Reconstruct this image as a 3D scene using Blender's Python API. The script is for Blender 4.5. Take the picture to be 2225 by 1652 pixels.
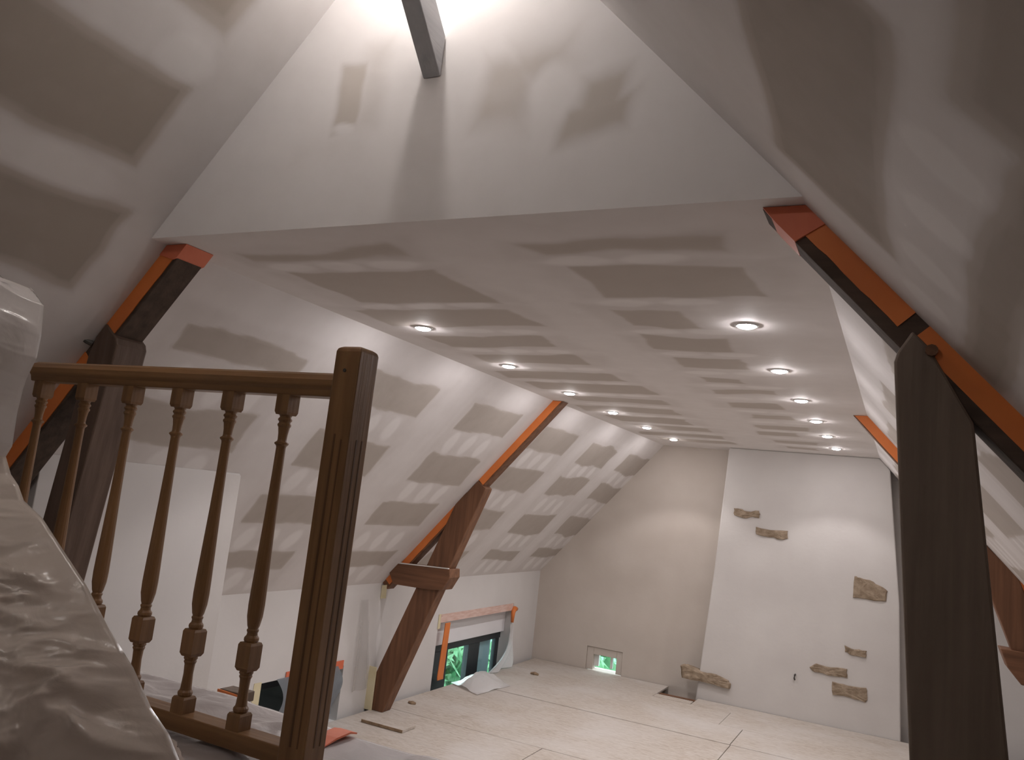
import bpy, bmesh, math, random
import numpy as np
from mathutils import Vector, Matrix

sc = bpy.context.scene
for o in list(bpy.data.objects):
    bpy.data.objects.remove(o)
COL = sc.collection
random.seed(7)

# ------------------------------------------------------------------ camera
yaw, pitch, roll = math.radians(-26.84182), math.radians(8.36656), math.radians(6.43748)
F = Vector((math.sin(yaw)*math.cos(pitch), math.cos(yaw)*math.cos(pitch), math.sin(pitch)))
Rv = Vector((math.cos(yaw), -math.sin(yaw), 0)); Uv = Rv.cross(F)
R2 = math.cos(roll)*Rv + math.sin(roll)*Uv
U2 = -math.sin(roll)*Rv + math.cos(roll)*Uv
cam = bpy.data.cameras.new('camera'); co = bpy.data.objects.new('camera', cam); COL.objects.link(co)
co.matrix_world = Matrix(((R2.x, U2.x, -F.x, 0), (R2.y, U2.y, -F.y, 0), (R2.z, U2.z, -F.z, 0), (0, 0, 0, 1)))
cam.sensor_fit = 'HORIZONTAL'; cam.sensor_width = 36.0
cam.lens = 36.0*1733.63/2225.0
cam.clip_start = 0.02; cam.clip_end = 200
sc.camera = co

# ------------------------------------------------------------------ world, exposure
vs = sc.view_settings
vs.view_transform = 'Standard'; vs.look = 'None'; vs.gamma = 1.0; vs.use_curve_mapping = False
vs.exposure = 0.25
w = bpy.data.worlds.new('world'); sc.world = w; w.use_nodes = True
bg = w.node_tree.nodes['Background']
bg.inputs['Color'].default_value = (0.80, 0.93, 1.0, 1); bg.inputs['Strength'].default_value = 4.5

SPOT_W = 15.0        # each recessed downlight
LENS_E = 290.0        # glowing lens
BULB_E = 1150.0       # bare bulb by the brace

# ------------------------------------------------------------------ geometry constants (metres, camera at origin)
ZC = 0.80                      # flat ceiling
XL, XR = -2.54, -0.25          # ceiling / slope edges
TL, TR = 1.17, 1.085           # slope tangents
KL, KR = -3.93, 1.25           # knee walls
Y0, Y1 = 1.94, 9.10            # gable edge of the ceiling, far wall
YB = -2.2                      # wall behind
ZF = -1.84                     # board floor
ZL = -0.72                     # landing
XA = (TR*XR + ZC - ZC + TL*XL)/(TL+TR)
ZA = ZC + TL*(XA-XL)

def slope_z_left(x): return ZC + TL*(x-XL)
def slope_z_right(x): return ZC - TR*(x-XR)

# ------------------------------------------------------------------ material helpers
def new_mat(name):
    m = bpy.data.materials.new(name); m.use_nodes = True
    nt = m.node_tree; nt.nodes.clear()
    out = nt.nodes.new('ShaderNodeOutputMaterial')
    return m, nt, out
def N(nt, t, **kw):
    n = nt.nodes.new(t)
    for k, v in kw.items():
        if k in ('operation', 'blend_type', 'data_type', 'feature', 'attribute_name', 'noise_dimensions', 'wave_type', 'bands_direction', 'distribution'):
            setattr(n, k, v)
        else:
            n.inputs[k].default_value = v
    return n
def ramp(nt, stops, interp='LINEAR'):
    r = nt.nodes.new('ShaderNodeValToRGB'); r.color_ramp.interpolation = interp
    e = r.color_ramp.elements
    while len(e) < len(stops): e.new(0.5)
    for i, (p, c) in enumerate(stops):
        e[i].position = p; e[i].color = (c[0], c[1], c[2], 1)
    return r
def L(nt, a, b): nt.links.new(a, b)

def noisy(name, c1, c2, scale=6.0, detail=4.0, rough=0.6, stretch=(1, 1, 1), bump=0.0, bscale=60.0, spec=0.4, coat=0.0):
    m, nt, out = new_mat(name)
    b = N(nt, 'ShaderNodeBsdfPrincipled', Roughness=rough)
    b.inputs['Specular IOR Level'].default_value = spec
    b.inputs['Coat Weight'].default_value = coat; b.inputs['Coat Roughness'].default_value = 0.25
    tc = N(nt, 'ShaderNodeTexCoord'); mp = N(nt, 'ShaderNodeMapping', Scale=stretch)
    L(nt, tc.outputs['Object'], mp.inputs['Vector'])
    no = N(nt, 'ShaderNodeTexNoise', Scale=scale, Detail=detail)
    L(nt, mp.outputs['Vector'], no.inputs['Vector'])
    r = ramp(nt, [(0.3, c1), (0.7, c2)]); L(nt, no.outputs['Fac'], r.inputs['Fac'])
    L(nt, r.outputs['Color'], b.inputs['Base Color'])
    if bump:
        n2 = N(nt, 'ShaderNodeTexNoise', Scale=bscale, Detail=3.0); L(nt, mp.outputs['Vector'], n2.inputs['Vector'])
        bu = N(nt, 'ShaderNodeBump', Strength=bump, Distance=0.01); L(nt, n2.outputs['Fac'], bu.inputs['Height'])
        L(nt, bu.outputs['Normal'], b.inputs['Normal'])
    L(nt, b.outputs['BSDF'], out.inputs['Surface'])
    return m

def drywall_mat(name, gain=1.0):
    # tone attribute: 0 bare board .. 0.8 joint compound .. 1 thick compound
    m, nt, out = new_mat(name)
    b = N(nt, 'ShaderNodeBsdfPrincipled', Roughness=0.75); b.inputs['Specular IOR Level'].default_value = 0.2
    at = N(nt, 'ShaderNodeAttribute', attribute_name='tone')
    tc = N(nt, 'ShaderNodeTexCoord')
    no = N(nt, 'ShaderNodeTexNoise', Scale=9.0, Detail=6.0); L(nt, tc.outputs['Object'], no.inputs['Vector'])
    mr = N(nt, 'ShaderNodeMapRange'); mr.inputs['To Min'].default_value = -0.08; mr.inputs['To Max'].default_value = 0.08
    L(nt, no.outputs['Fac'], mr.inputs['Value'])
    ad = N(nt, 'ShaderNodeMath', operation='ADD'); L(nt, at.outputs['Fac'], ad.inputs[0]); L(nt, mr.outputs['Result'], ad.inputs[1])
    r = ramp(nt, [(p, tuple(gain*v for v in c)) for p, c in [(0.0, (0.40, 0.355, 0.31)), (0.14, (0.475, 0.43, 0.39)), (0.42, (0.53, 0.485, 0.445)), (0.58, (0.62, 0.585, 0.565)), (0.85, (0.735, 0.705, 0.695)), (1.0, (0.79, 0.765, 0.755))]])
    L(nt, ad.outputs[0], r.inputs['Fac']); L(nt, r.outputs['Color'], b.inputs['Base Color'])
    n2 = N(nt, 'ShaderNodeTexNoise', Scale=14.0, Detail=3.0); L(nt, tc.outputs['Object'], n2.inputs['Vector'])
    bu = N(nt, 'ShaderNodeBump', Strength=0.12, Distance=0.01); L(nt, n2.outputs['Fac'], bu.inputs['Height'])
    L(nt, bu.outputs['Normal'], b.inputs['Normal'])
    L(nt, b.outputs['BSDF'], out.inputs['Surface'])
    return m

def wood_mat(name, dark, light, axis, rough=0.5, coat=0.0):
    st = [14, 14, 14]; st['xyz'.index(axis)] = 0.9
    return noisy(name, dark, light, scale=2.2, detail=6.0, rough=rough, stretch=tuple(st), bump=0.15, bscale=5.0, coat=coat)

def emit_mat(name, col, s):
    m, nt, out = new_mat(name)
    e = N(nt, 'ShaderNodeEmission', Color=(*col, 1), Strength=s); L(nt, e.outputs[0], out.inputs['Surface'])
    return m

def sheet_fresnel(nt):
    # the node inverts its IOR on back faces; feed it 1/IOR there so that thin sheets reflect alike from both sides
    ge = nt.nodes.new('ShaderNodeNewGeometry')
    mr = N(nt, 'ShaderNodeMapRange'); mr.inputs['To Min'].default_value = 1.45; mr.inputs['To Max'].default_value = 1/1.45
    L(nt, ge.outputs['Backfacing'], mr.inputs['Value'])
    fr = nt.nodes.new('ShaderNodeFresnel'); L(nt, mr.outputs['Result'], fr.inputs['IOR'])
    return fr
def film_mat(name, col, clear, rough=0.28, bump=0.5, bscale=9.0):
    # thin polythene: part see-through, part milky, shiny
    m, nt, out = new_mat(name)
    tc = N(nt, 'ShaderNodeTexCoord')
    no = N(nt, 'ShaderNodeTexNoise', Scale=bscale, Detail=5.0); no.inputs['Distortion'].default_value = 1.2
    L(nt, tc.outputs['Object'], no.inputs['Vector'])
    bu = N(nt, 'ShaderNodeBump', Strength=bump, Distance=0.02); L(nt, no.outputs['Fac'], bu.inputs['Height'])
    d = N(nt, 'ShaderNodeBsdfDiffuse', Color=(*col, 1)); t = N(nt, 'ShaderNodeBsdfTranslucent', Color=(*col, 1))
    g = N(nt, 'ShaderNodeBsdfGlossy', Color=(1, 1, 1, 1), Roughness=rough); tr = N(nt, 'ShaderNodeBsdfTransparent', Color=(0.95, 0.95, 0.95, 1))
    for n in (d, t, g): L(nt, bu.outputs['Normal'], n.inputs['Normal'])
    m1 = N(nt, 'ShaderNodeMixShader', Fac=0.35); L(nt, d.outputs[0], m1.inputs[1]); L(nt, t.outputs[0], m1.inputs[2])
    m2 = N(nt, 'ShaderNodeMixShader', Fac=clear); L(nt, m1.outputs[0], m2.inputs[1]); L(nt, tr.outputs[0], m2.inputs[2])
    fr = sheet_fresnel(nt); L(nt, bu.outputs['Normal'], fr.inputs['Normal'])
    m3 = N(nt, 'ShaderNodeMixShader'); L(nt, fr.outputs[0], m3.inputs[0]); L(nt, m2.outputs[0], m3.inputs[1]); L(nt, g.outputs[0], m3.inputs[2])
    L(nt, m3.outputs[0], out.inputs['Surface'])
    return m

def pane_mat(name, tint):
    m, nt, out = new_mat(name)
    tr = N(nt, 'ShaderNodeBsdfTransparent', Color=(*tint, 1)); g = N(nt, 'ShaderNodeBsdfGlossy', Roughness=0.02)
    fr = sheet_fresnel(nt)
    mx = N(nt, 'ShaderNodeMixShader'); L(nt, fr.outputs[0], mx.inputs[0]); L(nt, tr.outputs[0], mx.inputs[1]); L(nt, g.outputs[0], mx.inputs[2])
    L(nt, mx.outputs[0], out.inputs['Surface'])
    return m

def osb_mat(name):
    m, nt, out = new_mat(name)
    b = N(nt, 'ShaderNodeBsdfPrincipled', Roughness=0.8); b.inputs['Specular IOR Level'].default_value = 0.2
    tc = N(nt, 'ShaderNodeTexCoord')
    mp = N(nt, 'ShaderNodeMapping', Scale=(4.0, 16.0, 8.0)); L(nt, tc.outputs['Object'], mp.inputs['Vector'])
    n1 = N(nt, 'ShaderNodeTexNoise', Scale=3.0, Detail=6.0); n1.inputs['Distortion'].default_value = 1.5; L(nt, mp.outputs['Vector'], n1.inputs['Vector'])
    r1 = ramp(nt, [(0.28, (0.37, 0.31, 0.255)), (0.5, (0.48, 0.425, 0.37)), (0.72, (0.55, 0.505, 0.46))]); L(nt, n1.outputs['Fac'], r1.inputs['Fac'])
    n2 = N(nt, 'ShaderNodeTexNoise', Scale=1.6, Detail=5.0); L(nt, tc.outputs['Object'], n2.inputs['Vector'])
    r2 = ramp(nt, [(0.4, (0, 0, 0)), (0.68, (0.6, 0.6, 0.6))]); L(nt, n2.outputs['Fac'], r2.inputs['Fac'])
    mx = N(nt, 'ShaderNodeMix', data_type='RGBA'); L(nt, r2.outputs['Color'], mx.inputs[0]); L(nt, r1.outputs['Color'], mx.inputs[6])
    mx.inputs[7].default_value = (0.575, 0.545, 0.52, 1)
    L(nt, mx.outputs[2], b.inputs['Base Color'])
    L(nt, b.outputs['BSDF'], out.inputs['Surface'])
    return m

M = {}
M['drywall'] = drywall_mat('drywall_with_compound')
M['drywall_brightened'] = drywall_mat('brightened_ceiling_drywall', 1.12)  # same drywall, colour lifted to make up for weak light on the ceiling
M['far_plaster'] = noisy('beige_plaster', (0.56, 0.50, 0.445), (0.62, 0.56, 0.505), scale=2.2, detail=6, rough=0.85, bump=0.1, bscale=25, spec=0.15)
M['white_plaster'] = noisy('white_plaster', (0.62, 0.60, 0.585), (0.68, 0.66, 0.645), scale=1.6, detail=6, rough=0.85, bump=0.1, bscale=20, spec=0.15)
M['chimney'] = noisy('chimney_plaster', (0.58, 0.55, 0.53), (0.64, 0.615, 0.59), scale=1.8, detail=6, rough=0.85, bump=0.12, bscale=22, spec=0.15)
M['osb'] = osb_mat('pale_strand_board')
M['osb_edge'] = noisy('strand_board_edge', (0.20, 0.13, 0.08), (0.38, 0.27, 0.17), scale=30, rough=0.8)
M['subfloor'] = noisy('dark_subfloor', (0.22, 0.20, 0.18), (0.32, 0.29, 0.26), scale=5, rough=0.9)
for ax in 'xyz':
    M['rail_'+ax] = wood_mat('varnished_wood_'+ax, (0.150, 0.074, 0.028), (0.27, 0.142, 0.058), ax, rough=0.42, coat=0.15)
    M['beam_'+ax] = wood_mat('stained_timber_'+ax, (0.115, 0.052, 0.026), (0.21, 0.098, 0.050), ax, rough=0.6)
M['dark_beam'] = wood_mat('dark_stained_timber', (0.135, 0.100, 0.075), (0.20, 0.15, 0.115), 'z', rough=0.6)
M['dark_rafter'] = wood_mat('dark_rafter_timber', (0.060, 0.040, 0.030), (0.105, 0.072, 0.054), 'x', rough=0.85)
M['near_beam'] = wood_mat('dark_brown_post', (0.085, 0.052, 0.036), (0.14, 0.092, 0.068), 'z', rough=0.6)
M['groove'] = wood_mat('groove_shade_wood', (0.085, 0.040, 0.016), (0.14, 0.068, 0.028), 'z')  # darker wood colour standing for the shade inside the newel grooves
M['brace'] = wood_mat('grey_timber', (0.42, 0.43, 0.45), (0.52, 0.52, 0.53), 'y', rough=0.7)
M['orange'] = noisy('orange_masking_tape', (0.66, 0.185, 0.045), (0.76, 0.225, 0.055), scale=5, rough=0.45, bump=0.15, bscale=14)
M['orange_red'] = noisy('red_orange_masking_tape', (0.66, 0.15, 0.07), (0.76, 0.21, 0.11), scale=7, rough=0.45, bump=0.2, bscale=20)
M['pink_tape'] = noisy('faded_pink_tape', (0.62, 0.40, 0.33), (0.78, 0.60, 0.54), scale=9, rough=0.5, stretch=(1, 1, 6))
M['yellow_tape'] = noisy('yellow_paper_tape', (0.66, 0.58, 0.36), (0.76, 0.69, 0.48), scale=8, rough=0.8)
M['pale_edge'] = noisy('pale_edge_line', (0.70, 0.66, 0.62), (0.82, 0.79, 0.76), scale=18, rough=0.8)
M['stone'] = noisy('brown_stone', (0.20, 0.145, 0.095), (0.40, 0.315, 0.23), scale=16, detail=8, rough=0.9, bump=0.6, bscale=50)
M['film_bundle'] = film_mat('crumpled_polythene', (0.66, 0.585, 0.52), 0.06, rough=0.25, bump=0.22, bscale=9)
M['film_light'] = film_mat('clear_polythene', (0.86, 0.82, 0.80), 0.36, rough=0.20, bump=0.2, bscale=9)
M['film_strip'] = film_mat('faint_clear_polythene', (0.72, 0.70, 0.68), 0.80, rough=0.4, bump=0.1, bscale=6)
M['film_floor'] = film_mat('dust_polythene', (0.58, 0.53, 0.52), 0.06, rough=0.35, bump=0.45, bscale=6)
M['film_white'] = film_mat('white_polythene', (0.80, 0.79, 0.79), 0.12, rough=0.4, bump=0.3, bscale=12)
M['film_grey'] = film_mat('grey_polythene', (0.30, 0.34, 0.38), 0.15, rough=0.35, bump=0.3, bscale=12)
M['frame_dark'] = noisy('anthracite_frame', (0.018, 0.021, 0.026), (0.030, 0.034, 0.040), scale=5, rough=0.4)
M['box_white'] = noisy('white_shutter_box', (0.78, 0.77, 0.79), (0.84, 0.83, 0.85), scale=2, rough=0.5)
M['pane'] = pane_mat('window_glass', (0.90, 0.97, 0.94))
M['blue_panel'] = noisy('pale_blue_panel', (0.52, 0.66, 0.85), (0.60, 0.73, 0.90), scale=2, rough=0.5)
M['trim_white'] = noisy('white_metal_trim', (0.80, 0.80, 0.80), (0.86, 0.86, 0.86), scale=3, rough=0.35)
M['lens'] = emit_mat('lit_lens', (1.0, 0.945, 0.95), LENS_E)
M['bulb'] = emit_mat('lit_bulb', (1.0, 0.945, 0.90), BULB_E)
M['bulb_fill'] = emit_mat('added_fill_bulb', (1.0, 0.93, 0.88), 330.0)  # emission of the fill light added behind the viewer
M['iron'] = noisy('dark_iron', (0.03, 0.028, 0.026), (0.07, 0.06, 0.05), scale=30, rough=0.6)
M['leaf'] = noisy('green_leaves', (0.07, 0.22, 0.10), (0.24, 0.46, 0.26), scale=2.5, rough=0.5)
M['bark'] = noisy('bark', (0.05, 0.035, 0.022), (0.12, 0.085, 0.055), scale=9, rough=0.9)
M['lawn'] = noisy('pale_lawn', (0.09, 0.20, 0.14), (0.18, 0.32, 0.25), scale=1.2, detail=8, rough=0.9)

# ------------------------------------------------------------------ object helpers
def mesh_obj(name, verts, faces, mat, parent=None, smooth=False, bevel=0.0, segs=2):
    if parent is not None:                       # parts are modelled in place, stored relative to their thing
        px, py, pz = parent.location
        verts = [(v[0]-px, v[1]-py, v[2]-pz) for v in verts]
    me = bpy.data.meshes.new(name); me.from_pydata([tuple(v) for v in verts], [], faces)
    bm = bmesh.new(); bm.from_mesh(me); bmesh.ops.recalc_face_normals(bm, faces=bm.faces); bm.to_mesh(me); bm.free()
    me.update()
    if mat is not None: me.materials.append(mat)
    if smooth:
        for p in me.polygons: p.use_smooth = True
    o = bpy.data.objects.new(name, me); COL.objects.link(o)
    if parent is not None:
        o.parent = parent
    if bevel:
        b = o.modifiers.new('bevel', 'BEVEL'); b.width = bevel; b.segments = segs; b.limit_method = 'ANGLE'; b.angle_limit = 0.6
    return o
class MB:
    def __init__(s): s.v = []; s.f = []
    def box(s, x0, x1, y0, y1, z0, z1):
        b = len(s.v)
        s.v += [(x0,y0,z0),(x1,y0,z0),(x1,y1,z0),(x0,y1,z0),(x0,y0,z1),(x1,y0,z1),(x1,y1,z1),(x0,y1,z1)]
        s.f += [tuple(b+i for i in q) for q in ((0,3,2,1),(4,5,6,7),(0,1,5,4),(1,2,6,5),(2,3,7,6),(3,0,4,7))]
        return s
    def prism_y(s, poly, y0, y1):            # polygon in (x, z) extruded along y
        b = len(s.v); n = len(poly)
        s.v += [(x, y0, z) for x, z in poly] + [(x, y1, z) for x, z in poly]
        s.f += [tuple(b+i for i in range(n)), tuple(b+n+i for i in reversed(range(n)))]
        s.f += [(b+i, b+(i+1) % n, b+n+(i+1) % n, b+n+i) for i in range(n)]
        return s
    def prism_x(s, poly, x0, x1):            # polygon in (y, z) extruded along x
        b = len(s.v); n = len(poly)
        s.v += [(x0, y, z) for y, z in poly] + [(x1, y, z) for y, z in poly]
        s.f += [tuple(b+i for i in range(n)), tuple(b+n+i for i in reversed(range(n)))]
        s.f += [(b+i, b+(i+1) % n, b+n+(i+1) % n, b+n+i) for i in range(n)]
        return s
    def rings(s, rings, cap=True):           # list of closed rings of equal length
        b = len(s.v); n = len(rings[0])
        for r in rings: s.v += list(r)
        for k in range(len(rings)-1):
            for i in range(n):
                s.f.append((b+k*n+i, b+k*n+(i+1) % n, b+(k+1)*n+(i+1) % n, b+(k+1)*n+i))
        if cap:
            s.f.append(tuple(b+i for i in reversed(range(n)))); s.f.append(tuple(b+(len(rings)-1)*n+i for i in range(n)))
        return s
    def tube(s, pts, r, n=8):
        rr = []
        for k, p in enumerate(pts):
            a = Vector(pts[max(0, k-1)]); c = Vector(pts[min(len(pts)-1, k+1)]); d = (c-a).normalized()
            u = d.cross(Vector((0.3, 0.2, 0.93))).normalized(); v = d.cross(u)
            q = r[k] if isinstance(r, (list, tuple)) else r
            rr.append([tuple(Vector(p)+q*(math.cos(2*math.pi*i/n)*u+math.sin(2*math.pi*i/n)*v)) for i in range(n)])
        return s.rings(rr)
    def build(s, name, mat, parent=None, **kw): return mesh_obj(name, s.v, s.f, mat, parent, **kw)

def tag(o, label=None, cat=None, group=None, kind=None):
    if label: o['label'] = label
    if cat: o['category'] = cat
    if group: o['group'] = group
    if kind: o['kind'] = kind
    return o
def thing(name, label, cat, loc, group=None):
    o = bpy.data.objects.new(name, None); COL.objects.link(o); o.location = loc; o.empty_display_size = 0.1
    return tag(o, label, cat, group)
def copy_thing(src, loc):
    r = src.copy(); COL.objects.link(r); r.location = loc
    for ch in src.children:
        c = ch.copy(); COL.objects.link(c); c.parent = r
        for g in ch.children:
            d = g.copy(); COL.objects.link(d); d.parent = c
    return r

# value noise on numpy arrays
_rng = np.random.RandomState(3); _lat = _rng.rand(256, 256)
def vnoise(x, y):
    xi = np.floor(x).astype(int); yi = np.floor(y).astype(int); fx = x-xi; fy = y-yi
    fx = fx*fx*(3-2*fx); fy = fy*fy*(3-2*fy)
    g = lambda i, j: _lat[i % 256, j % 256]
    return (g(xi, yi)*(1-fx)+g(xi+1, yi)*fx)*(1-fy)+(g(xi, yi+1)*(1-fx)+g(xi+1, yi+1)*fx)*fy
def fbm(x, y, o=4):
    s = 0; a = 0.5; t = 0
    for k in range(o):
        s = s+a*vnoise(x*2**k+17*k, y*2**k+31*k); t += a; a *= 0.5
    return s/t
def sstep(a, b, x):
    t = np.clip((x-a)/(b-a), 0, 1); return t*t*(3-2*t)
def rects(a, b, rs, wob=0.03, soft=0.012, sc_=3.0):
    # union of wobbly rectangles in the (a, b) plane -> 1 inside
    da = (fbm(a*sc_+5, b*sc_+9, 4)-0.5)*2*wob; db = (fbm(a*sc_+71, b*sc_+43, 4)-0.5)*2*wob
    A = a+da; B = b+db; out = np.zeros_like(a)
    for r in rs:
        a0, a1, b0, b1 = r[:4]; so = r[4] if len(r) > 4 else soft
        d = np.minimum(np.minimum(A-a0, a1-A), np.minimum(B-b0, b1-B))
        out = np.maximum(out, sstep(-so, so, d))
    return out
def ellipses(a, b, es, soft=0.25):
    out = np.zeros_like(a)
    for (ca, cb, ra, rb, k) in es:
        A = a+(fbm(a*4, b*4)-0.5)*0.06; B = b+(fbm(a*4+40, b*4+9)-0.5)*0.06
        d = np.sqrt(((A-ca)/ra)**2+((B-cb)/rb)**2)
        out = np.maximum(out, k*(1-sstep(1-soft, 1+soft, d)))
    return out

def tone_grid(name, fn_xyz, na, nb, A, B, tone, mat):
    # grid over parameter ranges A, B; fn_xyz(a, b) -> x, y, z arrays; tone(a, b) -> 0..1
    a = np.linspace(A[0], A[1], na); b = np.linspace(B[0], B[1], nb)
    aa, bb = np.meshgrid(a, b, indexing='ij')
    x, y, z = fn_xyz(aa, bb)
    co_ = np.stack([x.ravel(), y.ravel(), z.ravel()], 1).astype(np.float32)
    i = np.arange(na-1)[:, None]; j = np.arange(nb-1)[None, :]
    k = (i*nb+j).ravel()
    q = np.stack([k, k+nb, k+nb+1, k+1], 1).astype(np.int32)
    me = bpy.data.meshes.new(name)
    me.vertices.add(len(co_)); me.vertices.foreach_set('co', co_.ravel())
    me.loops.add(q.size); me.loops.foreach_set('vertex_index', q.ravel())
    me.polygons.add(len(q)); me.polygons.foreach_set('loop_start', np.arange(0, q.size, 4, dtype=np.int32))
    me.update(calc_edges=True)
    at = me.attributes.new('tone', 'FLOAT', 'POINT')
    at.data.foreach_set('value', tone(aa, bb).ravel().astype(np.float32))
    me.materials.append(mat)
    o = bpy.data.objects.new(name, me); COL.objects.link(o); o['kind'] = 'structure'
    return o

# ================================================================== STRUCTURE
# flat ceiling: bands of bare board between rows of compound
bandsL = [(2.17,2.25),(2.42,2.86),(2.97,3.28),(3.50,3.76),(3.98,4.24),(4.50,4.76),(4.93,5.24),(5.45,5.72),(6.00,6.30),(6.52,6.90),(7.10,7.40),(7.70,7.95),(8.2,8.45)]
bandsR = [(2.19,2.30),(2.46,2.80),(2.99,3.28),(3.46,3.74),(3.96,4.22),(4.50,4.64),(4.90,5.04),(5.42,5.66),(5.98,6.22),(6.6,6.85),(7.05,7.3),(7.7,7.9),(8.2,8.4)]
def tone_ceiling(x, y):
    rl = [(-2.30+0.08*math.sin(i*2.1)-0.05*(i > 0), -1.60+0.05*math.sin(i*1.3), a, b, 0.02 if i else 0.04) for i, (a, b) in enumerate(bandsL)]
    rr = [(-1.10+0.04*math.sin(i*1.7), -0.78+0.05*math.sin(i*2.3)+(0.30 if i < 2 else 0), a, b, 0.02 if i else 0.04) for i, (a, b) in enumerate(bandsR)]
    bare = rects(x, y, rl+rr, wob=0.09, soft=0.02, sc_=2.4)
    half = rects(x, y, [(r[0]-0.10, r[1]+0.10, r[2]-0.05, r[3]+0.06, 0.05) for r in rl+rr], wob=0.10, soft=0.05, sc_=2.0)*(0.6+0.8*(fbm(x*3+8, y*5)-0.3))
    es = []
    for i, (a, b) in enumerate(bandsL[:-1]):
        ym = (b+bandsL[i+1][0])/2
        for k in range(3): es.append((-2.2+0.24*k, ym, 0.10, 0.05, 0.2))
    for i, (a, b) in enumerate(bandsR[:-1]):
        ym = (b+bandsR[i+1][0])/2
        for k in range(2): es.append((-1.02+0.26*k, ym, 0.11, 0.05, 0.2))
    return 0.82-0.16*half*(1-bare)-0.55*bare+ellipses(x, y, es)*(1-bare)+(fbm(x*3, y*3)-0.5)*0.10
tone_grid('ceiling', lambda a, b: (a, b, np.full_like(a, ZC)), 190, 560, (XL, XR), (Y0, Y1), tone_ceiling, M['drywall_brightened'])

# sloped ceilings; parameters: y along the ridge, s down the slope from the flat ceiling's edge
CL = 1/math.sqrt(1+TL*TL); SL = TL*CL; CR = 1/math.sqrt(1+TR*TR); SR = TR*CR
sTopL = -(XA-XL)/CL; sBotL = (XL-KL)/CL
sTopR = -(XR-XA)/CR; sBotR = (KR-XR)/CR
colsY = [(2.33,3.12),(3.60,4.32),(4.80,5.54),(6.05,6.78),(7.20,7.97),(8.37,9.2)]
rowsS = [(0.24,0.49),(0.71,0.97),(1.22,1.49),(1.75,1.90)]
def far_bare(y, s, first=(0.29, 0.43)):
    rs = []
    for i, (a, b) in enumerate(colsY):
        for k, (c, d) in enumerate(rowsS):
            if i == 0 and k == 0: c, d = first
            j = 0.03*math.sin(5.1*i+3.7*k)
            rs.append((a+j*0.4, b+j*0.6, c+0.5*j, d+j, 0.012))
    return rects(y, s, rs, wob=0.055, soft=0.010, sc_=2.6)
def screw_rows(y, s):
    es = []
    for i, (a, b) in enumerate(colsY):
        for k in range(4):
            sm = (rowsS[k][1]+(rowsS[k+1][0] if k < 3 else 2.1))/2
            for q in range(3):
                es.append((a+(b-a)*(0.2+0.3*q), sm, 0.06, 0.10, 0.27))
    return ellipses(y, s, es)
def in_cols(y, s):          # thinner, greyer compound between the smooth joint strips
    return rects(y, s, [(a-0.07, b+0.07, 0.2, 2.2, 0.03) for a, b in colsY], wob=0.04)
def strip_edges(y, s):
    o = np.zeros_like(y)
    for a, b in colsY:
        for c in (a-0.11, b+0.11):
            o = np.maximum(o, np.exp(-((y-c)/0.03)**2)*(s > 0.12))
    return o
def tone_left(y, s):
    bare = far_bare(y, s)
    near = rects(y, s, [(-3, 1.72, -0.54, -0.215, 0.035), (-3, 1.80, -0.04, 0.29, 0.035), (-3, 1.70, -1.2, -0.76, 0.05), (-3, 1.8, 0.52, 0.9, 0.03)], wob=0.05, soft=0.03, sc_=2.2)
    smear = rects(y, s, [(1.66, 1.95, -1.3, 0.3, 0.05)], wob=0.05)
    e = ellipses(y, s, [(1.63, -0.64, 0.10, 0.085, 0.18), (1.50, -0.12, 0.22, 0.06, 0.12)])
    streak = 0.10*(fbm(y*1.5, s*9)-0.5)+0.16*(fbm(y*7, s*2)-0.5)
    mk = np.maximum(bare, near)
    t = 0.84-0.11*in_cols(y, s)-0.04*strip_edges(y, s)-(0.84-0.11-0.13)*bare
    t = np.where(near > bare, 0.84*(1-near)+0.0*near, t)+(1-mk)*(screw_rows(y, s)+e+streak)-0.06*smear
    return t
def tone_right(y, s):
    bare = far_bare(y, s+0.02)
    near = rects(y, s, [(0.90, 1.74, -0.03, 0.30, 0.03), (-3, 2.0, 0.50, 0.62, 0.03), (-3, 0.95, 0.40, 1.3, 0.05), (-3, 0.8, -0.8, 0.22, 0.05)], wob=0.05, soft=0.03, sc_=2.2)
    e = ellipses(y, s, [(1.14, 0.40, 0.05, 0.075, 0.22), (1.36, 0.41, 0.05, 0.075, 0.22), (1.60, 0.40, 0.05, 0.07, 0.22), (1.82, 0.40, 0.05, 0.07, 0.2)])
    streak = 0.10*(fbm(y*1.5, s*9)-0.5)+0.14*(fbm(y*7, s*2)-0.5)
    m = np.maximum(bare, near)
    t = 0.82-0.11*in_cols(y, s)-0.04*strip_edges(y, s)-(0.82-0.11-0.13)*bare
    return np.where(near > bare, 0.80*(1-near)+0.02*near, t)+(1-m)*(screw_rows(y, s)+e+streak)
tone_grid('ceiling_left', lambda y, s: (XL-s*CL, y, ZC-s*SL), 680, 250, (YB, Y1), (sTopL, sBotL), tone_left, M['drywall'])
tone_grid('ceiling_right', lambda y, s: (XR+s*CR, y, ZC-s*SR), 680, 250, (YB, Y1), (sTopR, sBotR), tone_right, M['drywall'])

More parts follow.
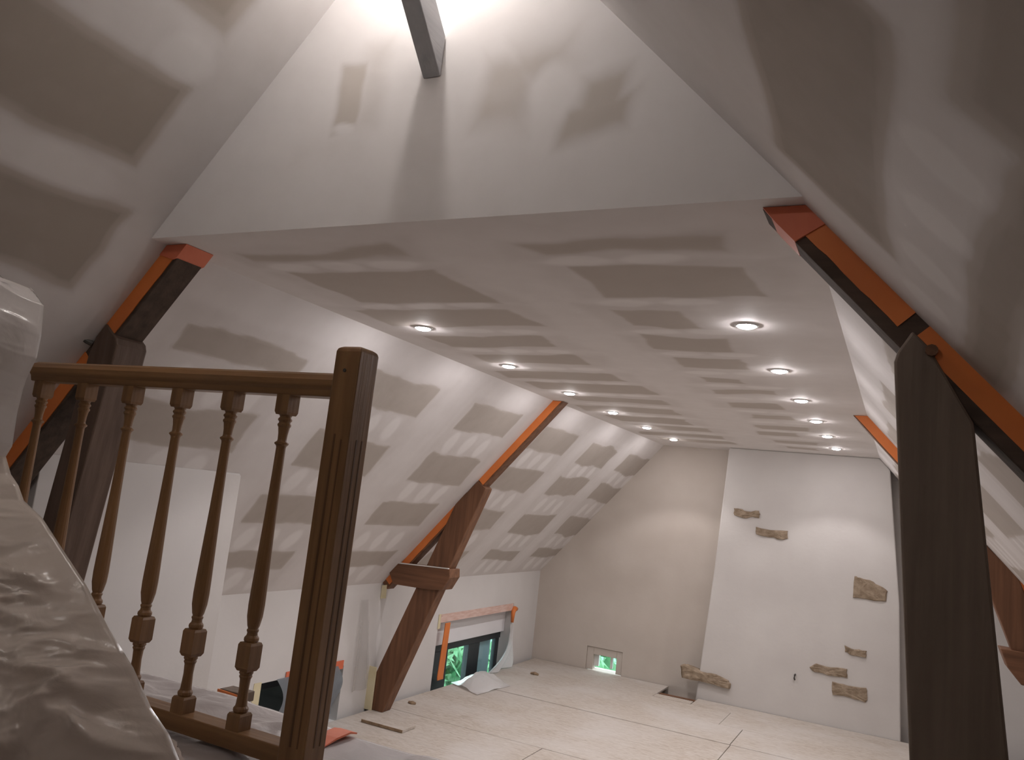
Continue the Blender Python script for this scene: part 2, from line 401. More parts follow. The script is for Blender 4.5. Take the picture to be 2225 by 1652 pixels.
# triangular wall above the flat ceiling's front edge
def gable_xyz(u, v):
    z = ZC+(ZA-ZC)*v; xl = XL+(XA-XL)*v; xr = XR+(XA-XR)*v
    return xl+(xr-xl)*u, np.full_like(u, Y0), z
def tone_gable(u, v):
    x, _, z = gable_xyz(u, v)
    t = 0.86+(fbm(x*2.2, z*2.2)-0.5)*0.08
    g = rects(x, z, [(-1.755,-1.645,1.12,1.38,0.02)], wob=0.05, soft=0.02)*0.46
    g = np.maximum(g, rects(x, z, [(-1.66,-1.565,1.12,1.44,0.045)], wob=0.05)*0.24)
    g = np.maximum(g, rects(x, z, [(-1.19,-1.02,1.11,1.33,0.05),(-1.10,-0.92,1.24,1.36,0.06)], wob=0.07)*0.36)
    g = np.maximum(g, rects(x, z, [(-0.90,-0.71,1.03,1.12,0.04),(-0.86,-0.75,1.08,1.19,0.04)], wob=0.06)*0.50)
    pale = ellipses(x, z, [(-0.955, 1.165, 0.065, 0.10, 1.0)], soft=0.3)
    scrape = ellipses(x, z, [(-1.70, 1.13, 0.05, 0.02, 1.0)], soft=0.4)
    return t-g*(1-pale)*(1-scrape)+0.05*pale-0.10*rects(x, z, [(-1.9,-1.6,1.03,1.1,0.06)], wob=0.05)
tone_grid('wall_gable', gable_xyz, 220, 130, (0, 1), (0, 1), tone_gable, M['drywall'])

def struct(o): o['kind'] = 'structure'; return o
# far wall (pentagon with the small window's opening), far side thick
WX0, WX1, WZ1 = -3.245, -2.815, -1.585
m = MB()
zl_ = slope_z_left(KL); zr_ = slope_z_right(KR)
m.prism_y([(KL-0.2, -2.3), (WX0, -2.3), (WX0, slope_z_left(WX0)+0.05), (KL-0.2, slope_z_left(KL-0.2)+0.05)], Y1, Y1+0.3)
m.prism_y([(WX0, WZ1), (WX1, WZ1), (WX1, slope_z_left(WX1)+0.05), (WX0, slope_z_left(WX0)+0.05)], Y1, Y1+0.3)
m.prism_y([(WX0, -2.3), (WX1, -2.3), (WX1, ZF-0.02), (WX0, ZF-0.02)], Y1, Y1+0.3)
m.prism_y([(WX1, -2.3), (-0.9, -2.3), (-0.9, ZC+0.05), (XL, ZC+0.05), (WX1, slope_z_left(WX1)+0.05)], Y1, Y1+0.3)
struct(MB().prism_y([(-0.9, -2.3), (KR+0.2, -2.3), (KR+0.2, slope_z_right(KR+0.2)+0.05), (XR, ZC+0.05), (-0.9, ZC+0.05)], Y1, Y1+0.3).build('wall_far_right', M['white_plaster']))
struct(m.build('wall_far', M['far_plaster']))
# left knee wall with two openings
W1 = (6.80, 8.44, -1.17); W2 = (4.47, 5.40, -1.45)
m = MB(); xo = KL-0.22
for a, b, z0, z1 in ((YB, W2[0], -2.3, zl_), (W2[0], W2[1], W2[2], zl_), (W2[0], W2[1], -2.3, ZF-0.03), (W2[1], W1[0], -2.3, zl_), (W1[0], W1[1], W1[2], zl_), (W1[0], W1[1], -2.3, ZF-0.22), (W1[1], Y1, -2.3, zl_)):
    m.box(xo, KL, a, b, z0, z1+(0.02 if z1 == zl_ else 0))
struct(m.build('wall_left', M['white_plaster']))
m = MB().box(KR, KR+0.2, YB, Y1, -2.3, zr_+0.02); struct(m.build('wall_right', M['white_plaster']))
m = MB().prism_y([(KL-0.2, -2.3), (KR+0.2, -2.3), (KR+0.2, slope_z_right(KR+0.2)), (XA, ZA+0.03), (KL-0.2, slope_z_left(KL-0.2))], YB-0.15, YB)
struct(m.build('wall_back', M['white_plaster']))
# boxed-in part of the left knee wall
pt = struct(MB().prism_y([(KL-0.05, -2.1), (-3.25, -2.1), (-3.25, slope_z_left(-3.25)-0.001), (KL-0.05, slope_z_left(KL-0.05)-0.001)], 2.16, 3.29).build('wall_boxing', M['white_plaster'], bevel=0.004))
tag(MB().box(-3.255, -3.246, 3.165, 3.292, -2.05, slope_z_left(-3.25)-0.012).build('corner_bead', M['chimney'], pt), 'brighter plastered corner strip')
# landing
m = MB().box(KL, KR, YB, 1.975, ZL-0.10, ZL); struct(m.build('floor_landing', M['subfloor']))
# floor: subfloor + boards
fl = struct(MB().box(KL, KR, YB, Y1, -2.12, ZF-0.10).build('floor', M['subfloor']))
jo = MB()
for k in range(14): jo.box(KL+0.02, KR-0.02, 1.96+0.52*k, 2.02+0.52*k, ZF-0.102, ZF-0.0205)
jo.build('joist', M['beam_x'], fl)
rowsY = [1.75, 2.36, 3.0, 3.62, 4.24, 4.72, 5.32, 5.94, 6.68, 7.28, 7.88, 8.46, 9.09]
cuts = {0: [-0.6], 1: [-1.5], 2: [0.1], 3: [-1.9], 4: [-0.2], 5: [0.3], 6: [-2.4, 0.4], 7: [-0.2], 8: [-1.25], 9: [-1.255], 10: [-1.47], 11: [-2.26, -1.87]}
rnd = random.Random(5)
for i in range(len(rowsY)-1):
    xs = [KL+0.045]+cuts[i]+[KR-0.02]
    for a, b in zip(xs[:-1], xs[1:]):
        y0, y1 = rowsY[i]+0.003, rowsY[i+1]-0.003
        if i == 11 and a == -2.26: y1 = 8.60
        if i == 11 and b == KR-0.02: y1 = 8.79
        dz = rnd.uniform(-0.0025, 0.0025)
        MB().box(a+0.003, b-0.003, y0, y1, ZF-0.02+dz, ZF+dz).build('board', M['osb'], fl, bevel=0.002, segs=1)

# ---------------------------------------------------------------- windows
w1 = struct(MB().box(KL-0.20, KL-0.19, W1[0], W1[1], ZF-0.215, ZF-0.205).build('window_1', M['frame_dark']))
XB = KL-0.12
MB().box(XB-0.06, XB+0.035, W1[0]+0.004, W1[1]-0.004, -1.49, W1[2]-0.004).build('shutter_box', M['box_white'], w1, bevel=0.006)
f = MB()
ya, yb, yc, yd, ye, yf = 6.82, 7.27, 7.70, 7.97, 8.35, 8.43
f.box(XB-0.06, XB, ya, yf, -1.565, -1.492)
f.box(XB-0.06, XB, ya, yb, ZF-0.20, -1.565); f.box(XB-0.06, XB, yc, yc+0.12, ZF-0.20, -1.565)
f.box(XB-0.075, XB-0.012, yc+0.122, yd, ZF-0.20, -1.565); f.box(XB-0.06, XB-0.012, ye, yf, ZF-0.20, -1.565)
f.box(XB-0.06, XB, yb, yc, ZF-0.20, ZF-0.15); f.box(XB-0.07, XB-0.012, yd, ye, ZF-0.20, ZF-0.15)
f.build('frame', M['frame_dark'], w1, bevel=0.003)
MB().box(XB-0.036, XB-0.030, yb-0.01, yc+0.01, ZF-0.16, -1.555).build('pane', M['pane'], w1)
MB().box(XB-0.046, XB-0.040, yd-0.01, ye+0.01, ZF-0.16, -1.555).build('pane', M['pane'], w1)
MB().box(XB-0.060, XB-0.052, yd+0.002, ye-0.05, ZF-0.16, -1.57).build('blue_panel', M['blue_panel'], w1)  # pale blue panel added behind the second pane
tp = MB().rings([[(KL+0.004, 6.885+0.05*t, z), (KL+0.004, 6.995+0.03*t, z), (KL+0.014, 6.995+0.03*t, z), (KL+0.014, 6.885+0.05*t, z)] for t, z in ((0.7, -1.255), (0.5, -1.40), (0.2, -1.6), (0.0, -1.75), (0.15, -1.785))])
tag(tp.build('masking_tape', M['orange'], w1, bevel=0.004), 'orange tape strip down the left side')
tp = MB().box(KL+0.001, KL+0.006, 6.83, 8.42, -1.245, -1.168)
tag(tp.build('masking_tape', M['pink_tape'], w1), 'faded pink tape along the top')
tp = MB().box(KL+0.002, KL+0.005, 6.79, 6.835, -1.30, -1.165)
tag(tp.build('paper_tape', M['yellow_tape'], w1), 'yellowish paper tape at top left corner')

w2 = struct(MB().box(KL-0.20, KL-0.19, W2[0], W2[1], ZF-0.03, ZF-0.02).build('window_2', M['frame_dark']))
f = MB()
f.box(XB-0.06, XB, W2[0]+.02, W2[1]-.02, W2[2]-0.09, W2[2]-0.005); f.box(XB-0.06, XB, W2[0]+.02, W2[0]+.14, ZF-0.02, W2[2]-0.09); f.box(XB-0.06, XB, W2[1]-.14, W2[1]-.02, ZF-0.02, W2[2]-0.09)
f.build('frame', M['frame_dark'], w2, bevel=0.003)
MB().box(XB-0.036, XB-0.03, W2[0]+.13, W2[1]-.13, ZF-0.02, W2[2]-0.08).build('pane', M['pane'], w2)
tag(MB().box(XB-0.058, XB-0.045, W2[0]+.13, W2[1]-.13, ZF-0.02, W2[2]-0.08).build('dark_backing', M['frame_dark'], w2), 'dark panel added behind the pane')  # dark panel added so that the pane looks dark
tag(MB().box(KL+0.001, KL+0.004, W2[0]-0.06, W2[0]+0.01, ZF, W2[2]+0.01).build('paper_tape', M['yellow_tape'], w2), 'yellowish paper tape down the left edge')
tag(MB().box(KL+0.003, KL+0.010, 4.72, W2[1]-0.02, W2[2]-0.02, W2[2]+0.045).build('masking_tape', M['orange_red'], w2), 'orange tape along the top')

w3 = struct(MB().box(WX0, WX1, Y1+0.20, Y1+0.21, ZF-0.03, ZF-0.02).build('window_3', M['trim_white']))
f = MB()                                     # white lining narrowing to the small opening
f.box(WX0+0.002, -3.165, Y1+0.012, Y1+0.1, ZF, WZ1-0.003); f.box(-2.885, WX1-0.002, Y1+0.012, Y1+0.1, ZF, WZ1-0.003); f.box(-3.165, -2.885, Y1+0.012, Y1+0.1, -1.668, WZ1-0.003)
f.build('lining', M['far_plaster'], w3, bevel=0.004)
f = MB(); f.box(-3.165, -3.110, Y1+0.06, Y1+0.10, -1.80, -1.668); f.box(-2.97, -2.945, Y1+0.06, Y1+0.10, -1.80, -1.668)
f.build('frame', M['trim_white'], w3)
MB().box(-3.12, -2.885, Y1+0.078, Y1+0.082, -1.82, -1.66).build('pane', M['pane'], w3)

# ---------------------------------------------------------------- chimney breast
ch = thing('chimney_breast', 'tall white plastered chimney breast tapering upwards with a few exposed brown stones', 'chimney', (-0.92, 8.8, -2.1))
MB().prism_y([(-1.915, -2.1), (0.045, -2.1), (-0.02, -0.6), (-0.15, slope_z_right(-0.15)-0.002), (XR, ZC-0.001), (-1.735, ZC-0.001), (-1.80, -0.5)], 8.80, Y1-0.001).build('breast', M['chimney'], ch, bevel=0.012)
stones = [
 [(-1.64,0.15),(-1.58,0.152),(-1.50,0.135),(-1.38,0.15),(-1.365,0.12),(-1.375,0.085),(-1.44,0.092),(-1.52,0.07),(-1.63,0.088)],
 [(-1.40,-0.02),(-1.25,-0.035),(-1.08,-0.025),(-1.075,-0.09),(-1.14,-0.105),(-1.26,-0.098),(-1.395,-0.085)],
 [(-0.43,-0.40),(-0.38,-0.405),(-0.29,-0.415),(-0.20,-0.45),(-0.13,-0.485),(-0.14,-0.57),(-0.28,-0.575),(-0.435,-0.575)],
 [(-2.075,-1.555),(-2.02,-1.545),(-1.85,-1.575),(-1.70,-1.575),(-1.57,-1.605),(-1.545,-1.635),(-1.555,-1.67),(-1.75,-1.66),(-2.05,-1.655)],
 [(-0.49,-1.065),(-0.40,-1.085),(-0.29,-1.08),(-0.295,-1.135),(-0.42,-1.135),(-0.485,-1.115)],
 [(-0.80,-1.325),(-0.74,-1.285),(-0.60,-1.295),(-0.455,-1.285),(-0.45,-1.355),(-0.56,-1.36),(-0.75,-1.355)],
 [(-0.585,-1.43),(-0.44,-1.44),(-0.28,-1.43),(-0.265,-1.50),(-0.28,-1.545),(-0.42,-1.53),(-0.575,-1.535)]]
for k, poly in enumerate(stones):
    zc_ = sum(p[1] for p in poly)/len(poly); poly = [(x, zc_+(z-zc_)*1.18) for x, z in poly]
    cx_ = sum(p[0] for p in poly)/len(poly); cz_ = sum(p[1] for p in poly)/len(poly)
    rg = []; rn = random.Random(k+11)
    dense = []
    for i, p in enumerate(poly):
        q = poly[(i+1) % len(poly)]
        for t in (0, 1/3, 2/3):
            dense.append((p[0]+(q[0]-p[0])*t+rn.uniform(-.006, .006)*(t > 0), p[1]+(q[1]-p[1])*t+rn.uniform(-.006, .006)*(t > 0)))
    prot = 0.045 if k == 3 else 0.014
    for yy, sc_ in ((8.88, 1.0), (8.80-prot*0.6, 1.0), (8.80-prot, 0.93), (8.80-prot*1.15, 0.55)):
        rg.append([(cx_+(x-cx_)*(sc_ if abs(x-cx_) > .02 else 1), yy+rn.uniform(-.004, .004)*(yy < 8.85), cz_+(z-cz_)*sc_) for x, z in dense])
    s_ = MB().rings(rg).build('stone', M['stone'], ch)
hk = MB().tube([(-0.93, 8.80, -1.42), (-0.932, 8.775, -1.425), (-0.935, 8.77, -1.45), (-0.928, 8.775, -1.47)], 0.008, 6)
tag(hk.build('iron_hook', M['iron'], ch), 'small rusty iron stub')

# ---------------------------------------------------------------- trusses
def line_left(x): return slope_z_left(x)
def rafter_poly(side, xa, xb, d0, d1):
    # band below the sloped ceiling between perpendicular offsets d0..d1 (positive = into the room)
    if side < 0:
        n = (SL, -CL); f_ = slope_z_left
    else:
        n = (-SR, -CR); f_ = slope_z_right
    a = (xa, f_(xa)); b = (xb, f_(xb))
    P = lambda p, d: (p[0]+n[0]*d, p[1]+n[1]*d)
    def clip(p):                       # keep the upper end below the flat ceiling
        return p
    pts = [P(a, d0), P(b, d0), P(b, d1), P(a, d1)]
    # upper end cut level with the ceiling
    def to_ceiling(d):
        p = P(a, d); t = (ZC-0.001-p[1])
        if side < 0: return (p[0]+t/TL, ZC-0.001)
        return (p[0]-t/TR, ZC-0.001)
    pts[0] = to_ceiling(d0); pts[3] = to_ceiling(d1)
    return pts

def truss(name_label, side, yf, xa, xb, prot, tape, segs, depth, strut, ydelta, rmat, smat, tie=None, tape_dark=0.0):
    base = (strut[0][0], yf, ZF)
    t = thing('roof_truss', name_label, 'roof truss', base, None)
    MB().prism_y(rafter_poly(side, xa, xb, -0.02, prot), yf, yf+depth).build('rafter', rmat, t, bevel=0.004)
    for (a, b) in segs:
        p = rafter_poly(side, a, b, -0.004, tape)
        if a != xa:
            n = (SL, -CL) if side < 0 else (-SR, -CR); f_ = slope_z_left if side < 0 else slope_z_right
            p[0] = (a-n[0]*0.004, f_(a)-n[1]*0.004); p[3] = (a+n[0]*tape, f_(a)+n[1]*tape)
        # slightly ragged lower edge
        n_ = 14; q = [p[0], p[1]]
        for i in range(n_+1):
            u = i/n_; j = random.uniform(-0.0025, 0.0025)
            q.append((p[2][0]+(p[3][0]-p[2][0])*u, p[2][1]+(p[3][1]-p[2][1])*u+j))
        tag(MB().prism_y(q, yf-0.004, yf-0.0005).build('masking_tape', M['orange'], t), 'orange masking film')
    MB().prism_y(strut, yf+ydelta, yf+depth+0.008).build('strut', smat, t, bevel=0.006)
    return t
# far left
t = truss('far left roof truss: orange taped rafter, long brown slanting strut and tie block', -1, 5.785, XL, KL, 0.07, 0.056,
          [(XL, -3.125), (-3.215, -3.90)], 0.10,
          [(-3.13, slope_z_left(-3.13)-0.002), (-3.05, 0.055), (-3.055, 0.03), (-3.762, ZF), (-3.985, ZF), (-3.285, -0.03), (-3.215, slope_z_left(-3.215)-0.002)], -0.012, M['beam_x'], M['beam_z'])
MB().prism_y([(-3.90, -0.648), (-3.275, -0.622), (-3.268, -0.69), (-3.325, -0.795), (-3.44, -0.81), (-3.80, -0.815)], 5.745, 5.915).build('tie_block', M['beam_x'], t, bevel=0.006)
tag(MB().prism_y([(-3.86, -0.6465), (-3.29, -0.6225), (-3.29, -0.616), (-3.86, -0.638)], 5.742, 5.765).build('pale_line', M['pale_edge'], t), 'pale line on the top edge')  # thin pale strip along the tie block's top edge
tag(MB().prism_y([(-3.925, -0.955), (-3.875, -0.945), (-3.880, -0.835), (-3.925, -0.845)], 5.775, 5.783).build('paper_tape', M['yellow_tape'], t), 'yellowish paper tape at the rafter foot')
tag(MB().prism_y([(-3.93, ZF), (-3.86, ZF), (-3.86, -1.50), (-3.93, -1.50)], 5.755, 5.765).build('paper_tape', M['yellow_tape'], t), 'yellowish paper tape round the strut foot')
# far right
truss_r = truss('far right roof truss: thin orange taped rafter partly hidden by the dark post', 1, 5.755, XR, KR, 0.065, 0.058,
          [(XR, 0.42), (0.50, 1.1)], 0.10,
          [(0.41, slope_z_right(0.41)-0.002), (0.50, slope_z_right(0.50)-0.002), (0.60, -0.09), (1.30, ZF), (1.08, ZF), (0.385, -0.02)], -0.012, M['beam_x'], M['beam_z'])
MB().prism_y([(1.2, -0.575), (0.53, -0.555), (0.57, -0.66), (0.64, -0.745), (1.2, -0.75)], 5.72, 5.9).build('tie_block', M['beam_x'], truss_r, bevel=0.006)
# near left
t = truss('near left roof truss behind the stair railing, orange taped rafter on brown post', -1, 2.02, XL, KL, 0.078, 0.066,
          [(XL, -2.845), (-2.90, -3.5)], 0.12,
          [(-2.845, slope_z_left(-2.845)-0.003), (-2.80, slope_z_left(-2.80)-0.003), (-2.725, 0.435), (-2.715, 0.41), (-3.00, ZF), (-3.15, ZF), (-2.87, 0.36)], -0.010, M['dark_rafter'], M['near_beam'])
tag(MB().prism_y([(-2.542, 0.7985), (-2.435, 0.7985), (-2.475, 0.750), (-2.50, 0.742), (-2.575, 0.762)], 2.012, 2.143).build('masking_tape', M['orange_red'], t), 'orange film wrapped under the top end')
bl = MB().tube([(-2.90, 1.93, 0.435), (-2.885, 1.965, 0.428), (-2.862, 2.012, 0.412)], [0.014, 0.011, 0.011], 8)
bl.build('iron_bolt', M['iron'], t)
# near right
t = truss('near right roof truss: broad dark brown post under an orange taped rafter', 1, 2.0, XR, KR, 0.078, 0.050,
          [(XR, 0.005), (0.035, 1.1)], 0.11,
          [(0.0, slope_z_right(0.0)-0.050), (0.035, slope_z_right(0.035)-0.050), (0.127, 0.272), (0.205, -0.42), (0.33, ZF), (0.118, ZF), (0.026, -0.46), (-0.036, 0.405), (-0.030, 0.428)], -0.012, M['dark_rafter'], M['dark_beam'])
tag(MB().prism_y([(-0.352, 0.7985), (-0.245, 0.7985), (-0.200, 0.748), (-0.270, 0.7055), (-0.318, 0.757)], 1.992, 2.112).build('masking_tape', M['orange_red'], t), 'torn orange film wrapped round the top end')
pg = MB().tube([(0.040, 1.98, 0.432), (0.040, 2.02, 0.432)], 0.0135, 10); pg.build('peg', M['beam_y'], t)

# brace rising towards the ridge from the gable wall
br = thing('ridge_brace', 'grey timber brace sloping up from the white gable wall to the ridge', 'brace', (-1.382, 1.94, 1.27))
zt = ZA-0.06
MB().prism_x([(1.938, 1.274), (1.938, 1.409), (1.938-(zt-1.409), zt), (1.938-(zt-1.274), zt)], -1.414, -1.350).build('timber', M['brace'], br, bevel=0.003)

# bare bulbs hanging from the ridge: one above the brace, one unseen fill light added behind the viewer
def bulb(x, y, z, label, mat, R=0.030):
    lp = thing('hanging_bulb', label, 'lamp', (x, y, z))
    rg = []
    for k in range(11):
        a = math.pi*k/10; r = R*math.sin(a)+0.0005; zz = z-R*math.cos(a)
        rg.append([(x+r*math.cos(2*math.pi*i/16), y+r*math.sin(2*math.pi*i/16), zz) for i in range(16)])
    MB().rings(rg).build('bulb', mat, lp, smooth=True)
    MB().tube([(x, y, z+R*0.93), (x, y, z+0.075)], 0.017, 12).build('socket', M['trim_white'], lp)
    top = slope_z_right(x) if x > XA else slope_z_left(x)
    MB().tube([(x, y, z+0.075), (x, y, top-0.001)], 0.004, 6).build('cord', M['trim_white'], lp)
bulb(-1.387, 1.70, 1.907, 'bare lit bulb hanging from the ridge above the grey brace', M['bulb'], 0.018)
bulb(-1.42, -0.55, 1.80, 'added fill light: unseen dim bulb under the ridge behind the viewer', M['bulb_fill'])  # added only to brighten the near part of the room

# ---------------------------------------------------------------- recessed downlights
ord_ = ['nearest', 'second', 'third', 'fourth', 'fifth', 'farthest']
posL = [(-2.22, 3.33), (-2.22, 4.32), (-2.22, 5.335), (-2.22, 6.315), (-2.22, 7.31), (-2.22, 8.305)]
posR = [(-0.606, 3.25), (-0.606, 4.22), (-0.606, 5.20), (-0.606, 6.16), (-0.606, 7.10), (-0.606, 8.10)]
proto = None
for row, pos in (('left', posL), ('right', posR)):
    for k, (x, y) in enumerate(pos):
        lab = '%s lit recessed downlight of the six in the %s row on the ceiling' % (ord_[k], row)
        if proto is None:
            proto = thing('recessed_downlight', lab, 'downlight', (x, y, ZC), 'recessed downlights in the flat ceiling')
            def ring(r, z, n=24): return [(x+r*math.cos(2*math.pi*i/n), y+r*math.sin(2*math.pi*i/n), z) for i in range(n)]
            MB().rings([ring(0.030, ZC-0.004), ring(0.045, ZC-0.006), ring(0.049, ZC-0.003), ring(0.049, ZC+0.002)], cap=False).build('trim_ring', M['trim_white'], proto, smooth=True)
            MB().rings([ring(0.038, ZC-0.0035), ring(0.036, ZC-0.008), ring(0.025, ZC-0.0125), ring(0.002, ZC-0.0145)]).build('lens', M['lens'], proto, smooth=True)
        else:
            d = copy_thing(proto, (x, y, ZC)); tag(d, lab)
        sp = bpy.data.lights.new('downlight_beam', 'SPOT'); sp.energy = SPOT_W; sp.spot_size = math.radians(104); sp.spot_blend = 0.3
        sp.shadow_soft_size = 0.03; sp.color = (1.0, 0.94, 0.945)
        so = bpy.data.objects.new('downlight_beam', sp); so.location = (x, y, ZC-0.03); COL.objects.link(so)

# ---------------------------------------------------------------- stair railing
YR = 1.60
rl = thing('stair_railing', 'varnished brown wooden stair railing with turned balusters and square newel post', 'railing', (-1.28, YR+0.04, ZL))
# newel with chamfered top and grooves drawn as dark strips on the faces
nx0, nx1, ny0, ny1 = -1.322, -1.2435, YR, YR+0.0785
def sq(i, z): return [(nx0+i, ny0+i, z), (nx1-i, ny0+i, z), (nx1-i, ny1-i, z), (nx0+i, ny1-i, z)]
MB().rings([sq(0, ZL+0.0055), sq(0, 0.322), sq(0.003, 0.331), sq(0.012, 0.336)]).build('newel_post', M['rail_z'], rl, bevel=0.003)
gr = MB()
for gx, r_ in ((0.034, 0.0028), (0.056, 0.002)):
    gr.box(nx0+gx-r_, nx0+gx+r_, ny0-0.0008, ny0+0.002, ZL+0.08, 0.13-gx*0.6)
    gr.box(nx1-0.002, nx1+0.0008, ny0+gx-r_, ny0+gx+r_, ZL+0.08, 0.10)
tag(gr.build('groove_strips', M['groove'], rl), 'dark strips for the shade of grooves down the newel faces')  # thin dark strips on the faces paint the shade of grooves
tag(MB().tube([(nx0+0.036, ny0-0.0015, 0.272), (nx0+0.036, ny0+0.004, 0.272)], 0.005, 10).build('screw_hole', M['iron'], rl), 'dark plugged hole near the newel top')
# handrail: moulded profile in (y, z)
prof = [(1.612, 0.203), (1.662, 0.203), (1.664, 0.218), (1.670, 0.228), (1.670, 0.246), (1.660, 0.260), (1.645, 0.267), (1.625, 0.267), (1.610, 0.260), (1.601, 0.246), (1.601, 0.230), (1.608, 0.220)]
MB().prism_x([(y, z) for y, z in prof], -2.56, nx0+0.002).build('handrail', M['rail_x'], rl, bevel=0.003)
MB().box(-2.62, nx0+0.002, 1.607, 1.667, -0.693, -0.649).build('bottom_rail', M['rail_x'], rl, bevel=0.003)
BX = [-1.4845, -1.682, -1.881, -2.088, -2.300, -2.513]
ztop, zbot = 0.204, -0.650
H_ = ztop-zbot
h = 0.0215
def bal(cx_):
    cy_ = 1.6315
    def sqr(hh, z):          # 16-gon that is square
        o = []
        for i in range(16):
            a = 2*math.pi*(i+0.5)/16; c, s = math.cos(a), math.sin(a); k = hh/max(abs(c), abs(s)); o.append((cx_+k*c, cy_+k*s, z))
        # snap to the true corners
        return o
    def sqc(hh, z):
        o = []
        for i in range(16):
            side = i//4; t = (i % 4)/4
            cs = [(-1, -1), (1, -1), (1, 1), (-1, 1)]
            a = cs[side]; b = cs[(side+1) % 4]
            o.append((cx_+hh*(a[0]+(b[0]-a[0])*t), cy_+hh*(a[1]+(b[1]-a[1])*t), z))
        return o
    def cir(r, z):
        return [(cx_+r*math.cos(-3*math.pi/4+2*math.pi*i/16), cy_+r*math.sin(-3*math.pi/4+2*math.pi*i/16), z) for i in range(16)]
    Z = lambda t: ztop-H_*t
    R = [sqc(h, Z(0)), sqc(h, Z(0.054)), sqc(h*0.86, Z(0.063)), cir(0.0175, Z(0.0635)),
         cir(0.0150, Z(0.068)), cir(0.0150, Z(0.071)), cir(0.0185, Z(0.076)), cir(0.0185, Z(0.080)), cir(0.0150, Z(0.085)), cir(0.0150, Z(0.088)), cir(0.0178, Z(0.092)), cir(0.0178, Z(0.097)), cir(0.0150, Z(0.102)),
         cir(0.0125, Z(0.122)), cir(0.0118, Z(0.140)), cir(0.0128, Z(0.145)), cir(0.0185, Z(0.150)), cir(0.0185, Z(0.154)), cir(0.0135, Z(0.160)), cir(0.0125, Z(0.165)),
         cir(0.0130, Z(0.25)), cir(0.0150, Z(0.38)), cir(0.0178, Z(0.50)), cir(0.0202, Z(0.60)), cir(0.0208, Z(0.64)), cir(0.0198, Z(0.675)), cir(0.0155, Z(0.702)), cir(0.0128, Z(0.710)),
         cir(0.0150, Z(0.713)), cir(0.0150, Z(0.717)), cir(0.0130, Z(0.722)), cir(0.0138, Z(0.729)), cir(0.0185, Z(0.736)), cir(0.0190, Z(0.743)), cir(0.0165, Z(0.749)),
         sqc(h*0.86, Z(0.7495)), sqc(h, Z(0.757)), sqc(h, Z(0.822)), sqc(h*0.80, Z(0.832)),
         cir(0.0165, Z(0.8325)), cir(0.0180, Z(0.838)), cir(0.0150, Z(0.844)), cir(0.0165, Z(0.848)), cir(0.0135, Z(0.856)), cir(0.0122, Z(0.885)), cir(0.0140, Z(0.925)),
         cir(0.0150, Z(0.932)), cir(0.0190, Z(0.938)), cir(0.0190, Z(0.945)), cir(0.0165, Z(0.950)), sqc(h*0.86, Z(0.9505)), sqc(h, Z(0.957)), sqc(h, Z(1.0))]
    return MB().rings(R)
b0 = bal(BX[0]).build('baluster', M['rail_z'], rl)
for x in BX[1:]:
    c = b0.copy(); COL.objects.link(c); c.parent = rl; c.location = (x-BX[0], 0, 0)

# ---------------------------------------------------------------- plastic sheets
def sheet(name, pts, nu, nv, mat, label, cat, smooth=True):
    # pts: (nu, nv, 3) array
    v = [tuple(p) for p in pts.reshape(-1, 3)]
    f_ = [(i*nv+j, (i+1)*nv+j, (i+1)*nv+j+1, i*nv+j+1) for i in range(nu-1) for j in range(nv-1)]
    o = mesh_obj(name, v, f_, mat, None, smooth)
    return tag(o, label, cat)
def ridged(x, y, o=4):
    s = 0; a = 0.55; t = 0
    for k in range(o):
        s = s+a*(1-np.abs(2*vnoise(x*2**k+13*k, y*2**k+7*k)-1)); t += a; a *= 0.5
    return s/t
sil = np.array([(-2.30,1.28,0.452),(-2.26,1.28,0.450),(-2.192,1.28,0.419),(-2.099,1.28,0.404),(-2.041,1.28,0.361),(-2.026,1.28,0.28),(-2.026,1.28,0.219),(-2.052,1.28,0.163),(-2.057,1.28,0.126),(-2.062,1.281,0.066),(-2.071,1.291,-0.012),(-2.095,1.295,-0.04),(-2.069,1.301,-0.083),(-2.036,1.305,-0.108),(-2.01,1.31,-0.144),(-1.934,1.317,-0.18),(-1.849,1.328,-0.248),(-1.759,1.34,-0.319),(-1.672,1.356,-0.409),(-1.585,1.369,-0.483),(-1.523,1.384,-0.562),(-1.464,1.393,-0.608),(-1.40,1.41,-0.70)])
def resample(P, n):
    d = np.r_[0, np.cumsum(np.linalg.norm(np.diff(P, axis=0), axis=1))]; t = np.linspace(0, d[-1], n)
    return np.stack([np.interp(t, d, P[:, i]) for i in range(3)], 1), t
